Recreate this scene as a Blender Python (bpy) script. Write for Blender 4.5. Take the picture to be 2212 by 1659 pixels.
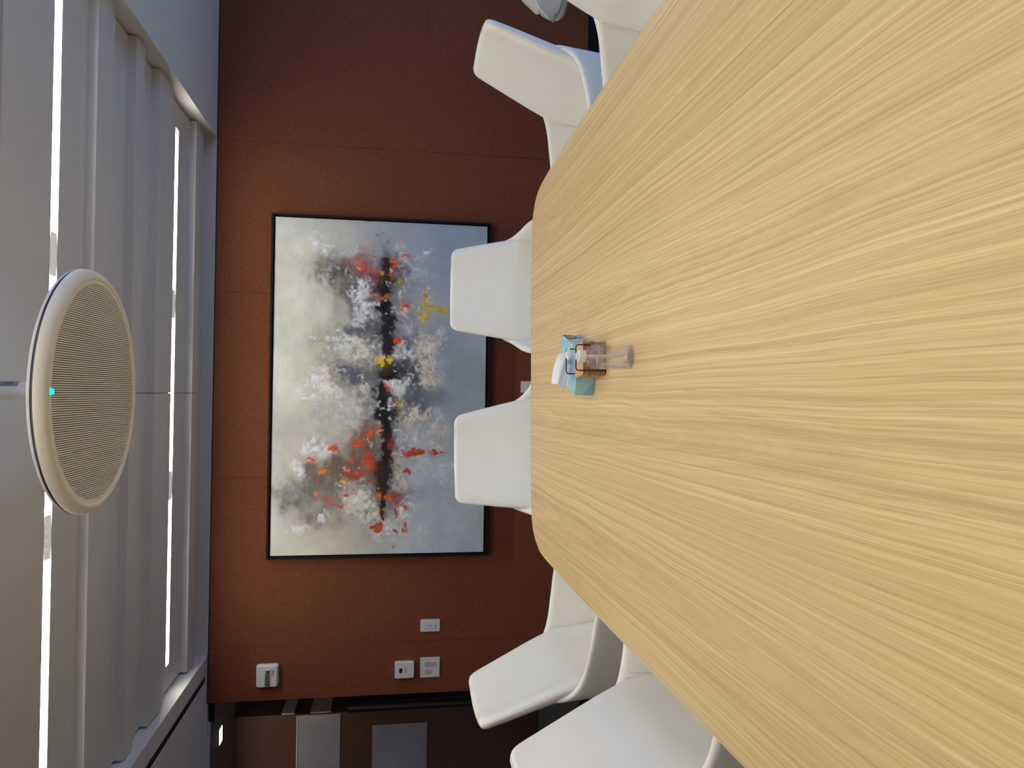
import bpy, bmesh, math, random
import numpy as np
from mathutils import Vector, Matrix
PI = math.pi
random.seed(7)
for o in list(bpy.data.objects): bpy.data.objects.remove(o)
sc = bpy.context.scene
COL = sc.collection

# ---------------------------------------------------------------- camera (photo is a portrait shot stored sideways)
F_PX, PITCH, YAW, ROLL = 1661.0, math.radians(9.123), math.radians(0.788), math.radians(0.853)
CAM_Z = 1.31
fw = Vector((math.sin(YAW)*math.cos(PITCH), math.cos(YAW)*math.cos(PITCH), -math.sin(PITCH)))
rt = Vector((math.cos(YAW), -math.sin(YAW), 0)); up = rt.cross(fw)
r2 = math.cos(ROLL)*rt + math.sin(ROLL)*up
u2 = -math.sin(ROLL)*rt + math.cos(ROLL)*up
cam_d = bpy.data.cameras.new('camera'); cam = bpy.data.objects.new('camera', cam_d); COL.objects.link(cam)
cam_d.sensor_fit = 'HORIZONTAL'; cam_d.sensor_width = 36.0; cam_d.lens = 36.0*F_PX/2212.0
cam_d.clip_start = 0.02
cx, cy, cz = -u2, r2, -fw
cam.matrix_world = Matrix(((cx.x, cy.x, cz.x, 0), (cx.y, cy.y, cz.y, 0), (cx.z, cy.z, cz.z, CAM_Z), (0, 0, 0, 1)))
sc.camera = cam

# ---------------------------------------------------------------- world, daylight, exposure
SKY, LED = 1.95, 38.0
sc.view_settings.view_transform = 'Standard'; sc.view_settings.look = 'None'
sc.view_settings.exposure = 0.06; sc.view_settings.gamma = 1.0; sc.view_settings.use_curve_mapping = False
w = bpy.data.worlds.new('sky'); sc.world = w; w.use_nodes = True
bg = w.node_tree.nodes['Background']; bg.inputs[1].default_value = SKY
wt_ = w.node_tree; tc_ = wt_.nodes.new('ShaderNodeTexCoord'); sx_ = wt_.nodes.new('ShaderNodeSeparateXYZ'); rp_ = wt_.nodes.new('ShaderNodeValToRGB')
wt_.links.new(tc_.outputs['Generated'], sx_.inputs[0]); wt_.links.new(sx_.outputs[2], rp_.inputs[0]); wt_.links.new(rp_.outputs[0], bg.inputs[0])
# blue sky above the horizon, dimmer hazy ground below it
rp_.color_ramp.elements[0].position = 0.0; rp_.color_ramp.elements[0].color = (.29, .45, .80, 1)
rp_.color_ramp.elements[1].position = .06; rp_.color_ramp.elements[1].color = (.33, .54, 1.0, 1)
pd = bpy.data.lights.new('window_daylight', 'AREA'); pd.shape = 'RECTANGLE'; pd.size = 5.2; pd.size_y = 2.2
pd.cycles.is_portal = True
po = bpy.data.objects.new('window_daylight', pd); COL.objects.link(po)
po.location = (3.32, 1.6, 1.2); po.rotation_euler = (0, PI/2, PI)   # portal in the window opening, facing the room
po.rotation_euler = Vector((-1, 0, 0)).to_track_quat('-Z', 'Y').to_euler()

# ---------------------------------------------------------------- helpers
def s2l(c):
    return tuple(((x/255)/12.92 if x/255 <= .04045 else ((x/255+.055)/1.055)**2.4) for x in c)
class NT:
    def __init__(s, name):
        s.m = bpy.data.materials.new(name); s.m.use_nodes = True; s.t = s.m.node_tree; s.n = s.t.nodes; s.l = s.t.links
        s.p = s.n['Principled BSDF']; s.out = s.n['Material Output']
    def add(s, typ, **kw):
        n = s.n.new(typ)
        for k, v in kw.items():
            if k.startswith('i_'):
                n.inputs[int(k[2:]) if k[2:].isdigit() else k[2:].replace('_', ' ')].default_value = v
            else: setattr(n, k, v)
        return n
    def link(s, a, b): s.l.new(a, b)
    def coord(s, kind='Object', scale=(1, 1, 1), loc=(0, 0, 0), rot=(0, 0, 0)):
        tc = s.add('ShaderNodeTexCoord'); mp = s.add('ShaderNodeMapping')
        s.link(tc.outputs[kind], mp.inputs[0]); mp.inputs['Scale'].default_value = scale; mp.inputs['Location'].default_value = loc; mp.inputs['Rotation'].default_value = rot
        return mp.outputs[0]
    def noise(s, vec, scale, detail=3, rough=.5, dist=0):
        n = s.add('ShaderNodeTexNoise'); s.link(vec, n.inputs['Vector']); n.inputs['Scale'].default_value = scale
        n.inputs['Detail'].default_value = detail; n.inputs['Roughness'].default_value = rough; n.inputs['Distortion'].default_value = dist
        return n.outputs[0]
    def ramp(s, fac, stops, interp='LINEAR'):
        r = s.add('ShaderNodeValToRGB'); s.link(fac, r.inputs[0]); e = r.color_ramp.elements; r.color_ramp.interpolation = interp
        while len(e) < len(stops): e.new(.5)
        for k, (p, c) in enumerate(stops):
            e[k].position = p; e[k].color = (c[0], c[1], c[2], 1) if hasattr(c, '__len__') else (c, c, c, 1)
        return r.outputs[0]
    def math(s, op, a, b=None, clamp=False):
        n = s.add('ShaderNodeMath', operation=op); n.use_clamp = clamp
        for i, x in enumerate((a, b)):
            if x is None: continue
            if isinstance(x, (int, float)): n.inputs[i].default_value = x
            else: s.link(x, n.inputs[i])
        return n.outputs[0]
    def mix(s, fac, a, b, blend='MIX'):
        n = s.add('ShaderNodeMix', data_type='RGBA', blend_type=blend)
        for i, x in ((0, fac), (6, a), (7, b)):
            if isinstance(x, (int, float)): n.inputs[i].default_value = x
            elif isinstance(x, tuple): n.inputs[i].default_value = (*x[:3], 1)
            else: s.link(x, n.inputs[i])
        return n.outputs[2]
    def bump(s, h, strength=.2, dist=.001):
        b = s.add('ShaderNodeBump'); b.inputs['Strength'].default_value = strength; b.inputs['Distance'].default_value = dist
        s.link(h, b.inputs['Height']); s.link(b.outputs[0], s.p.inputs['Normal'])
    def set(s, **kw):
        for k, v in kw.items():
            i = s.p.inputs[k.replace('_', ' ')]
            if isinstance(v, bpy.types.NodeSocket): s.link(v, i)
            else: i.default_value = (*v, 1) if isinstance(v, tuple) and len(v) == 3 else v
        return s
M = {}
def mat(name, col, rough=.5, metal=0, spec=.5, noise_amt=.04, noise_scale=40, bump=0, bscale=300, coat=0, **kw):
    t = NT(name); v = t.coord('Object')
    n = t.noise(v, noise_scale, 3)
    c1 = tuple(x*(1-noise_amt) for x in col); c2 = tuple(min(1, x*(1+noise_amt)) for x in col)
    t.set(Base_Color=t.ramp(n, [(.3, c1), (.7, c2)]), Roughness=rough, Metallic=metal, Specular_IOR_Level=spec, Coat_Weight=coat, **kw)
    if bump: t.bump(t.noise(v, bscale, 2), bump, .001)
    M[name] = t.m; return t.m
def emis(name, col, strength):
    t = NT(name); t.set(Base_Color=col, Roughness=.6, Emission_Color=col, Emission_Strength=strength); M[name] = t.m; return t.m
def glass(name, tint, fres=1.45, gloss_rough=0.0, haze=0.0, hazecol=(.8, .8, .8)):
    t = NT(name); t.n.remove(t.p)
    tr = t.add('ShaderNodeBsdfTransparent'); tr.inputs[0].default_value = (*tint, 1)
    gl = t.add('ShaderNodeBsdfGlossy'); gl.inputs['Roughness'].default_value = gloss_rough
    fr = t.add('ShaderNodeFresnel'); fr.inputs[0].default_value = fres
    geo = t.add('ShaderNodeNewGeometry'); fac = t.math('MULTIPLY', fr.outputs[0], t.math('SUBTRACT', 1.0, geo.outputs['Backfacing']))
    mx = t.add('ShaderNodeMixShader'); t.link(fac, mx.inputs[0]); t.link(tr.outputs[0], mx.inputs[1]); t.link(gl.outputs[0], mx.inputs[2])
    o = mx.outputs[0]
    if haze:
        df = t.add('ShaderNodeBsdfDiffuse'); df.inputs[0].default_value = (*hazecol, 1)
        m2 = t.add('ShaderNodeMixShader'); m2.inputs[0].default_value = haze; t.link(o, m2.inputs[1]); t.link(df.outputs[0], m2.inputs[2]); o = m2.outputs[0]
    t.link(o, t.out.inputs[0]); M[name] = t.m; return t.m

def box(bm, x0, x1, y0, y1, z0, z1, bev=0, seg=2):
    vs = [bm.verts.new((x, y, z)) for x in (x0, x1) for y in (y0, y1) for z in (z0, z1)]
    fs = [(0, 1, 3, 2), (4, 6, 7, 5), (0, 4, 5, 1), (2, 3, 7, 6), (0, 2, 6, 4), (1, 5, 7, 3)]
    faces = [bm.faces.new([vs[i] for i in f]) for f in fs]
    if bev:
        es = list({e for f in faces for e in f.edges})
        bmesh.ops.bevel(bm, geom=es, offset=bev, segments=seg, profile=.5, affect='EDGES')
def grid_rows(bm, rows, closed=True, cap0=False, cap1=False):
    vr = [[bm.verts.new(p) for p in r] for r in rows]
    n = len(rows[0])
    for a, b in zip(vr, vr[1:]):
        for i in range(n if closed else n-1):
            j = (i+1) % n
            bm.faces.new((a[i], a[j], b[j], b[i]))
    if cap0: bm.faces.new(list(reversed(vr[0])))
    if cap1: bm.faces.new(vr[-1])
    return vr
def lathe(bm, prof, n=32, cx=0, cy=0, cap0=True, cap1=True):
    rows = [[(cx+r*math.cos(2*PI*k/n), cy+r*math.sin(2*PI*k/n), z) for k in range(n)] for r, z in prof]
    grid_rows(bm, rows, True, cap0, cap1)
def tube(bm, pts, r, n=8, closed=False):
    pts = [Vector(p) for p in pts]; rows = []; m = len(pts); prev = None
    for i, p in enumerate(pts):
        if closed: d = (pts[(i+1) % m]-pts[i-1]).normalized()
        else: d = (pts[min(i+1, m-1)]-pts[max(i-1, 0)]).normalized()
        if prev is None:
            a = Vector((0, 0, 1)) if abs(d.z) < .9 else Vector((1, 0, 0))
            nrm = d.cross(a).normalized()
        else: nrm = (prev-d*prev.dot(d)).normalized()
        prev = nrm; b = d.cross(nrm)
        rows.append([p+(nrm*math.cos(2*PI*k/n)+b*math.sin(2*PI*k/n))*r for k in range(n)])
    if closed: rows.append(rows[0])
    grid_rows(bm, rows, True, not closed, not closed)
    if closed: bmesh.ops.remove_doubles(bm, verts=bm.verts, dist=1e-6)
def extrude_poly(bm, pts, z0, z1):
    a = [bm.verts.new((x, y, z0)) for x, y in pts]; b = [bm.verts.new((x, y, z1)) for x, y in pts]; n = len(pts)
    bm.faces.new(list(reversed(a))); bm.faces.new(b)
    for i in range(n): bm.faces.new((a[i], a[(i+1) % n], b[(i+1) % n], b[i]))
def rrect(x0, x1, y0, y1, r, n=5):
    out = []
    for (cx, cy, a0) in ((x1-r, y1-r, 0), (x0+r, y1-r, PI/2), (x0+r, y0+r, PI), (x1-r, y0+r, 1.5*PI)):
        for k in range(n+1):
            a = a0+PI/2*k/n; out.append((cx+r*math.cos(a), cy+r*math.sin(a)))
    return out
def obj(name, bm, material, parent=None, smooth=False, angle=40):
    if isinstance(bm, bpy.types.Mesh): me = bm
    else:
        bmesh.ops.recalc_face_normals(bm, faces=bm.faces)
        me = bpy.data.meshes.new(name); bm.to_mesh(me); bm.free()
        if smooth:
            me.polygons.foreach_set('use_smooth', [True]*len(me.polygons))
            if angle < 180: me.set_sharp_from_angle(angle=math.radians(angle))
    if material is not None and not me.materials: me.materials.append(M[material] if isinstance(material, str) else material)
    o = bpy.data.objects.new(name, me); COL.objects.link(o)
    if parent: o.parent = parent
    return o
def bxo(name, material, parent, *a, **k):
    bm = bmesh.new(); box(bm, *a, **k); return obj(name, bm, material, parent, smooth=bool(k.get('bev')))
def thing(name, label, cat, loc=(0, 0, 0), rz=0, group=None):
    o = bpy.data.objects.new(name, None); COL.objects.link(o); o.location = loc; o.rotation_euler = (0, 0, rz); o.empty_display_size = .05
    return tag(o, label, cat, group)
def tag(o, label, cat, group=None):
    o['label'] = label; o['category'] = cat
    if group: o['group'] = group
    return o
def struct(o, label=None):
    o['kind'] = 'structure'
    if label: o['label'] = label
    return o
def text_mesh(name, s, size, material, parent, loc, rot, extrude=.0003, align='CENTER'):
    cu = bpy.data.curves.new(name, 'FONT'); cu.body = s; cu.size = size; cu.extrude = extrude; cu.align_x = align; cu.align_y = 'CENTER'
    t = bpy.data.objects.new(name, cu); COL.objects.link(t)
    dg = bpy.context.evaluated_depsgraph_get(); me = bpy.data.meshes.new_from_object(t.evaluated_get(dg)); bpy.data.objects.remove(t)
    me.materials.clear(); me.materials.append(M[material])
    o = bpy.data.objects.new(name, me); COL.objects.link(o); o.parent = parent; o.location = loc; o.rotation_euler = rot
    return o
def catmull(pts, n=6):
    out = []; P = [np.array(p, float) for p in pts]
    P = [2*P[0]-P[1]]+P+[2*P[-1]-P[-2]]
    for i in range(1, len(P)-2):
        a, b, c, d = P[i-1:i+3]
        for k in range(n):
            t = k/n
            out.append(tuple(.5*((2*b)+(c-a)*t+(2*a-5*b+4*c-d)*t*t+(-a+3*b-3*c+d)*t**3)))
    out.append(tuple(P[-2])); return out

# ---------------------------------------------------------------- materials
mat('ceiling_white', (.66, .655, .645), .7, noise_amt=.01, noise_scale=3)
mat('soffit_white', (.73, .725, .71), .75, noise_amt=.01, noise_scale=3)
mat('black_gap', (.004, .004, .004), .8)
mat('black_frame', (.004, .004, .0045), .6, spec=.25, noise_amt=.1)
mat('black_metal', (.004, .004, .006), .5, spec=.3)
mat('white_plastic', (.72, .73, .74), .35, noise_amt=.01)
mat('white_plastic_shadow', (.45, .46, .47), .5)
mat('white_gloss', (.80, .80, .82), .25, noise_amt=.01)
mat('dark_screen', (.01, .014, .016), .15)
mat('red_print', s2l((170, 55, 60)), .5)
mat('grey_print', s2l((140, 145, 150)), .6)
mat('chrome', (.75, .75, .77), .12, metal=1)
mat('polished_aluminium', (.7, .7, .72), .22, metal=1)
mat('mic_cream', (.82, .79, .69), .45, noise_amt=.01)
mat('mic_dark', (.15, .14, .125), .8)
mat('mic_rim_dark', (.02, .02, .035), .4)
mat('wall_white', (.72, .72, .71), .7, noise_amt=.01)
mat('corridor_brown', s2l((104, 66, 48)), .8, noise_amt=.06, noise_scale=4)
mat('corridor_floor', (.10, .095, .09), .7)
mat('frosted_pale', (.9, .9, .93), .5, noise_amt=.12, noise_scale=2)
mat('frosted_grey', (.44, .40, .39), .5, noise_amt=.2, noise_scale=2.2)
mat('stitch', s2l((196, 191, 178)), .7)
mat('tissue_white', (.86, .88, .90), .85, noise_amt=.01)
mat('cork', s2l((204, 160, 120)), .85, noise_amt=.12, noise_scale=350, bump=.4, bscale=700)
mat('cork_edge', s2l((156, 116, 70)), .9, noise_amt=.2, noise_scale=350)
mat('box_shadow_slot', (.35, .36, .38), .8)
mat('pump_white', (.83, .83, .84), .4, noise_amt=.01, Transmission_Weight=.0)
mat('ink', (.09, .09, .11), .6)
mat('table_underside', s2l((150, 128, 92)), .6)
glass('door_glass', (.93, .93, .92), 1.5)
glass('window_glass', (.95, .97, .98), 1.45)
glass('clear_plastic', (.98, .98, .985), 1.75, .04, .07, (.9, .92, .95))
glass('hazy_plastic', (.97, .97, .98), 1.5, .06, .13, (.95, .95, 1.0))  # whitish haze mixed in, painting refracted light on the base disc
glass('gel', (.965, .965, .97), 1.22, .02, .05, (.9, .9, .92))
glass('label_film', (.97, .97, .97), 1.3, .2, .42, (.85, .86, .88))
glass('tube_plastic', (.9, .9, .92), 1.3, .1, .55, (.9, .9, .92))
emis('led_diffuser', (1.0, .945, .83), LED)
emis('led_cell', (.62, .62, .60), .42)
emis('green_led', (.0, .9, .38), 2.2)
emis('corridor_lamp', (1.0, .95, .86), 52.0)

def leather():
    t = NT('white_leather'); v = t.coord('Object')
    n = t.noise(v, 900, 2); n2 = t.noise(v, 6, 2)
    t.set(Base_Color=t.ramp(n2, [(.3, (.83, .825, .785)), (.7, (.86, .855, .815))]), Roughness=.42, Specular_IOR_Level=.45)
    t.bump(n, .12, .0006); M['leather'] = t.m
leather()
def fabric():
    t = NT('rust_fabric'); tc = t.add('ShaderNodeTexCoord')
    def mp(sc_):
        m = t.add('ShaderNodeMapping'); t.link(tc.outputs['Object'], m.inputs[0]); m.inputs['Scale'].default_value = sc_; return m.outputs[0]
    h = t.noise(mp((60, 1, 500)), 1, 3); vv = t.noise(mp((500, 1, 60)), 1, 3); fine = t.noise(mp((420, 1, 420)), 1, 2)
    s_ = t.math('ADD', t.math('ADD', h, vv), fine); s_ = t.math('DIVIDE', s_, 3.0)
    c = t.ramp(s_, [(.34, s2l((84, 43, 26))), (.52, s2l((119, 66, 41))), (.68, s2l((146, 88, 60)))])
    t.set(Base_Color=c, Roughness=.85, Specular_IOR_Level=.25, Sheen_Weight=.2, Sheen_Roughness=.5, Sheen_Tint=(.8, .75, .95, 1))
    t.bump(s_, .35, .001); M['fabric'] = t.m
fabric()
def carpet():
    t = NT('grey_carpet'); v = t.coord('Object', (1, 1, 1)); n = t.noise(v, 500, 3); n2 = t.noise(v, 30, 2)
    c = t.mix(.25, t.ramp(n, [(.3, (.11, .115, .125)), (.7, (.27, .28, .30))]), t.ramp(n2, [(.3, (.14, .14, .15)), (.7, (.22, .22, .24))]))
    t.set(Base_Color=c, Roughness=.95, Specular_IOR_Level=.1); t.bump(n, .6, .003); M['carpet'] = t.m
carpet()
def oak():
    t = NT('oak_veneer'); tc = t.add('ShaderNodeTexCoord')
    def mp(sc_, loc=(0, 0, 0)):
        m = t.add('ShaderNodeMapping'); t.link(tc.outputs['Object'], m.inputs[0]); m.inputs['Scale'].default_value = sc_; m.inputs['Location'].default_value = loc; return m.outputs[0]
    # slow sideways wander of the grain, veneer leaves about 0.24 m wide
    sep = t.add('ShaderNodeSeparateXYZ'); t.link(tc.outputs['Object'], sep.inputs[0])
    warp = t.noise(mp((1.3, .5, 1)), 1, 3, .5); warp2 = t.noise(mp((7, 2.2, 1), (3, 1, 0)), 1, 3, .6)
    xw = t.math('ADD', sep.outputs[0], t.math('ADD', t.math('MULTIPLY', t.math('SUBTRACT', warp, .5), .07), t.math('MULTIPLY', t.math('SUBTRACT', warp2, .5), .009)))
    cmb = t.add('ShaderNodeCombineXYZ'); t.link(xw, cmb.inputs[0]); t.link(sep.outputs[1], cmb.inputs[1])
    def mw(sc_, loc=(0, 0, 0)):
        m = t.add('ShaderNodeMapping'); t.link(cmb.outputs[0], m.inputs[0]); m.inputs['Scale'].default_value = sc_; m.inputs['Location'].default_value = loc; return m.outputs[0]
    # flat-cut leaves, book-matched: growth rings are parabolas about each leaf's centre line
    tt = t.math('PINGPONG', t.math('ADD', xw, .073), .17)
    ph = t.math('ADD', t.math('MULTIPLY', sep.outputs[1], 4.5), t.math('MULTIPLY', t.math('MULTIPLY', tt, tt), -760.0))
    ph = t.math('ADD', ph, t.math('MULTIPLY', t.noise(mp((30, 2.5, 1), (2, 7, 0)), 1, 3, .6), .8))
    pc = t.add('ShaderNodeCombineXYZ'); t.link(ph, pc.inputs[0]); t.link(t.math('MULTIPLY', sep.outputs[1], .3), pc.inputs[1])
    cath = t.noise(pc.outputs[0], 1.0, 3, .65)
    rings = t.noise(mw((125, .10, 1)), 1, 3, .65)
    broad = t.noise(mw((11, .25, 1), (5, 2, 0)), 1, 3, .6)
    fine = t.noise(mw((420, 1.1, 1)), 1, 2, .6)
    pores = t.noise(mw((520, 9, 1)), 1, 2, .6)
    light, mid, dark = s2l((236, 209, 156)), s2l((224, 194, 141)), s2l((192, 162, 112))
    c = t.ramp(rings, [(.32, s2l((164, 133, 84))), (.42, s2l((206, 176, 124))), (.52, mid), (.62, s2l((246, 221, 168))), (.78, mid)])
    c = t.mix(.30, c, t.ramp(cath, [(.32, s2l((150, 120, 74))), (.43, s2l((204, 174, 122))), (.52, mid), (.60, s2l((246, 221, 168))), (.74, s2l((200, 170, 118)))]))
    c = t.mix(.26, c, t.ramp(broad, [(.34, s2l((186, 156, 106))), (.5, mid), (.66, s2l((244, 218, 166)))]))
    c = t.mix(.20, c, t.ramp(fine, [(.35, s2l((176, 145, 96))), (.62, light)]))
    pm = t.math('MULTIPLY', t.ramp(pores, [(.56, 0.0), (.70, 1.0)]), t.ramp(cath, [(.38, 1.0), (.56, 0.25)]))
    c = t.mix(t.math('MULTIPLY', pm, .45), c, s2l((158, 128, 84)))
    t.set(Base_Color=c, Roughness=.5, Specular_IOR_Level=.35)
    t.bump(t.math('SUBTRACT', fine, t.math('MULTIPLY', pm, .8)), .12, .0005); M['oak'] = t.m
oak()
def tissue_box_mat():
    t = NT('tissue_box_print'); v = t.coord('Object', (1, 1, 1))
    vo = t.add('ShaderNodeTexVoronoi'); t.link(v, vo.inputs['Vector']); vo.inputs['Scale'].default_value = 24
    d = vo.outputs['Distance']; n = t.noise(v, 9, 2)
    base = t.ramp(n, [(.3, s2l((96, 168, 208))), (.55, s2l((134, 194, 214))), (.75, s2l((178, 218, 222)))])
    circ = t.ramp(d, [(.46, 1.0), (.48, 0.0)])
    c = t.mix(t.math('MULTIPLY', circ, .35), base, s2l((206, 230, 230)))
    t.set(Base_Color=c, Roughness=.35); M['tissue_box'] = t.m
tissue_box_mat()

# ---------------------------------------------------------------- room shell
XL, XR, YB, YF, ZS = -3.2, 3.3, 4.8, -2.4, 2.345     # left, right, back wall, wall behind the camera, soffit
RL, RR = -1.57, 1.515                                   # ceiling recess
Z_HI, Z_LO = 2.425, 2.388
DX = -1.852                                             # edge of the glass door
struct(bxo('floor', 'carpet', None, XL-.4, XR+.15, YF-.15, 9.2, -.06, 0), 'grey carpet floor')
ceil = struct(bxo('ceiling', 'ceiling_white', None, RL-.02, RR+.02, YF, YB+.1, 2.47, 2.53), 'white stepped ceiling recess')
for nm, x0, x1 in (('ceiling_soffit', RR, XR+.15),):
    struct(bxo('trim_1', 'soffit_white', None, RR, XR+.15, YF-.15, YB-.001, ZS, 2.53), 'plain white dropped soffit along the window side')
SL0, SL1 = -1.712, -1.668
bm = bmesh.new()
box(bm, SL1, RL, YF-.15, YB-.001, ZS, 2.53); box(bm, XL-.15, SL0, YF-.15, YB-.001, ZS, 2.53); box(bm, SL0-.01, SL1+.01, YF-.15, YB-.001, 2.45, 2.53); box(bm, SL0-.001, SL1+.001, 4.76, YB-.001, ZS, 2.46)
so = struct(obj('trim_2', bm, 'soffit_white'), 'white dropped soffit with a black slot on the door side')
bm = bmesh.new(); box(bm, SL0+.0005, SL1-.0005, YF, 4.76, ZS+.004, 2.449)
obj('air_slot', bm, 'black_gap', so)['label'] = 'black linear air slot'
# ceiling panels: each row is two boards, alternately high and low
JX = -.015
def row(y0, y1, z, name):
    for x0, x1 in ((RL+.012, JX-.0015), (JX+.0015, RR-.012)):
        bm = bmesh.new(); box(bm, x0, x1, y0, y1, z, z+.04 if z < 2.4 else 2.469); obj(name, bm, 'ceiling_white', ceil)
LEDS = [4.25, 2.785, 1.32, -.145, -1.61]
LW = .0245
lows = []
for y in LEDS:
    lows += [(y+.25, y+.42), (y-.45, y-.22), (y-.785, y-.67)]
lows = sorted(l for l in lows if l[0] > YF)
cuts = [YF]
for a, b in lows: cuts += [a, b]
cuts.append(YB-.002)
for i in range(len(cuts)-1):
    a, b = cuts[i], cuts[i+1]
    if i % 2: row(a, b, Z_LO, 'ceiling_beam')
    else:
        e = [y for y in LEDS if a < y < b]
        if e:
            row(a, e[0]-LW-.004, Z_HI, 'ceiling_board'); row(e[0]+LW+.004, b, Z_HI, 'ceiling_board')
            for x0, x1 in ((RL+.012, -1.431), (1.371, RR-.012)):      # short fillers beyond the ends of the light
                bm = bmesh.new(); box(bm, x0, x1, e[0]-LW-.0039, e[0]+LW+.0039, Z_HI+.0004, 2.468); obj('ceiling_filler', bm, 'ceiling_white', ceil)
        else: row(a, b, Z_HI, 'ceiling_board')

# back wall
wb = struct(bxo('wall_back', 'wall_white', None, DX, XR+.15, YB+.012, YB+.12, 0, 2.53), 'back wall clad in rust brown fabric panels')
def wpart(name, m, *a, **k): return bxo(name, m, wb, *a, **k)
seams = [DX, -1.531, -.518, .59, 1.505, 2.62, XR]
for i in range(len(seams)-1):
    wpart('fabric_panel', 'fabric', seams[i]+.0012, seams[i+1]-.0012, YB, YB+.012, .068, ZS-.008, bev=.001, seg=1)
wpart('upper_band', 'ceiling_white', RL, RR, YB-.001, YB+.0119, ZS-.002, 2.469)
o = wpart('shadow_gap', 'black_gap', DX, XR, YB+.005, YB+.0121, ZS-.009, ZS-.0015)
struct(bxo('baseboard_back', 'black_frame', None, DX, XR, YB-.004, YB+.012, 0, .066), 'black baseboard below the brown fabric wall')
struct(bxo('wall_front', 'fabric', None, XL-.15, XR+.15, YF-.15, YF, 0, 2.53), 'rust fabric wall behind the camera')
struct(bxo('wall_left', 'fabric', None, XL-.15, XL, YF, YB+.12, 0, 2.53), 'rust fabric side wall on the door side')
# right wall with a long window
bm = bmesh.new()
box(bm, XR, XR+.15, YF, -1.0, 0, ZS); box(bm, XR, XR+.15, 4.2, YB+.012, 0, ZS); box(bm, XR, XR+.15, -1.0, 4.2, 0, .1); box(bm, XR, XR+.15, -1.0, 4.2, 2.3, ZS)
struct(obj('wall_right', bm, 'wall_white'), 'window wall to the side of the table')
wn = struct(thing('window_1', 'long window', 'window', (XR+.08, 1.6, .1))); del wn['category']
wn['label'] = 'long window in the side wall with slim black frame'
for k in range(5):
    yy = -2.6+1.3*k; yy = max(-2.57, min(2.57, yy)); bxo('mullion', 'black_frame', wn, -.04, .04, yy-.025, yy+.025, .04, 2.16, bev=.003)
for z in (.02, 2.18): bxo('window_rail', 'black_frame', wn, -.04, .04, -2.6, 2.6, z-.02, z+.02, bev=.003)
for k in range(4): bxo('pane', 'window_glass', wn, -.004, .004, -2.57+1.285*k+.027, -2.57+1.285*(k+1)-.027, .041, 2.159)

# glass door at the end of the back wall
door = struct(thing('door_1', 'x', 'x', (DX, YB+.03, 0))); del door['category']; door['label'] = 'frameless glass door with long black bar handles'
bxo('glass_leaf', 'door_glass', door, -1.06, -.006, -.006, .006, .07, ZS-.012)
bxo('bottom_rail', 'black_frame', door, -1.06, -.006, -.018, .018, .012, .066, bev=.002)
bxo('top_patch_fitting', 'black_frame', door, -.115, -.004, -.016, .016, ZS-.040, ZS-.010, bev=.002)
for s_, nm in ((-1, 'front'), (1, 'rear')):
    y = s_*.078; x = -.058
    bm = bmesh.new(); tube(bm, [(x, y, .21), (x, y, 1.52)], .0185, 16); h = obj('bar_handle', bm, 'black_metal', door, True)
    for z in (.33, 1.40):
        bm = bmesh.new(); tube(bm, [(x, 0, z), (x, y, z)], .009, 12); obj('handle_post', bm, 'black_metal', h, True)
struct(bxo('trim_3', 'soffit_white', None, XL, DX-.002, YB-.02, YB+.10, ZS-.004, 2.53), 'slim white header above the glass door')
# corridor seen through the glass
struct(bxo('wall_corridor_end', 'corridor_brown', None, -5.4, -1.0, 6.9, 7.0, 0, 2.7), 'brown corridor wall beyond the glass door')
struct(bxo('wall_corridor_side', 'corridor_brown', None, -5.5, -5.4, YB+.12, 7.0, 0, 2.7), 'brown corridor side wall beyond the glass door')
struct(bxo('wall_corridor_near', 'corridor_brown', None, -1.0, -.9, YB+.12, 7.0, 0, 2.7), 'brown corridor return wall hidden behind the fabric wall')
struct(bxo('wall_corridor_front', 'corridor_brown', None, -5.4, XL, YB+.02, YB+.12, 0, 2.7), 'corridor wall beside the door')
struct(bxo('ceiling_corridor', 'corridor_brown', None, -5.4, -.9, YB+.13, 7.0, 2.5, 2.6), 'dark corridor ceiling beyond the glass door')
pier = struct(bxo('wall_corridor_pier', 'corridor_brown', None, -5.39, -2.63, 6.5, 6.899, 0, 2.499), 'brown corridor pier with pale glass bands')
for x0, x1, y0, y1, z0, z1, m, nm in ((-5.3, -2.64, 6.494, 6.4995, 1.66, 1.995, 'frosted_grey', 'frosted_band'), (-5.3, -2.64, 6.490, 6.4995, 1.999, 2.009, 'white_gloss', 'white_edge_strip'),
        (-2.6295, -2.622, 6.505, 6.87, 2.03, 2.13, 'frosted_pale', 'pale_band'), (-2.6295, -2.623, 6.505, 6.87, 1.74, 1.90, 'frosted_pale', 'pale_band'),
        (-5.2, -2.75, 6.494, 6.4995, .95, 1.40, 'frosted_grey', 'frosted_band')):
    bxo(nm, m, pier, x0, x1, y0, y1, z0, z1)
for k, (x, y, lb) in enumerate(((-2.545, 5.98, 'square white downlight in the corridor ceiling nearest the door edge'), (-2.98, 5.98, 'square white corridor downlight farther from the fabric wall edge'))):
    t = thing('corridor_downlight', lb, 'ceiling light', (x, y, 2.4995), 0, 'corridor downlights')
    bm = bmesh.new(); box(bm, -.062, .062, -.055, .055, -.004, 0); obj('trim_ring', bm, 'white_plastic', t)
    bm = bmesh.new(); box(bm, -.052, .052, -.042, .042, -.006, -.0041); obj('lens', bm, 'corridor_lamp', t)

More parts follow.
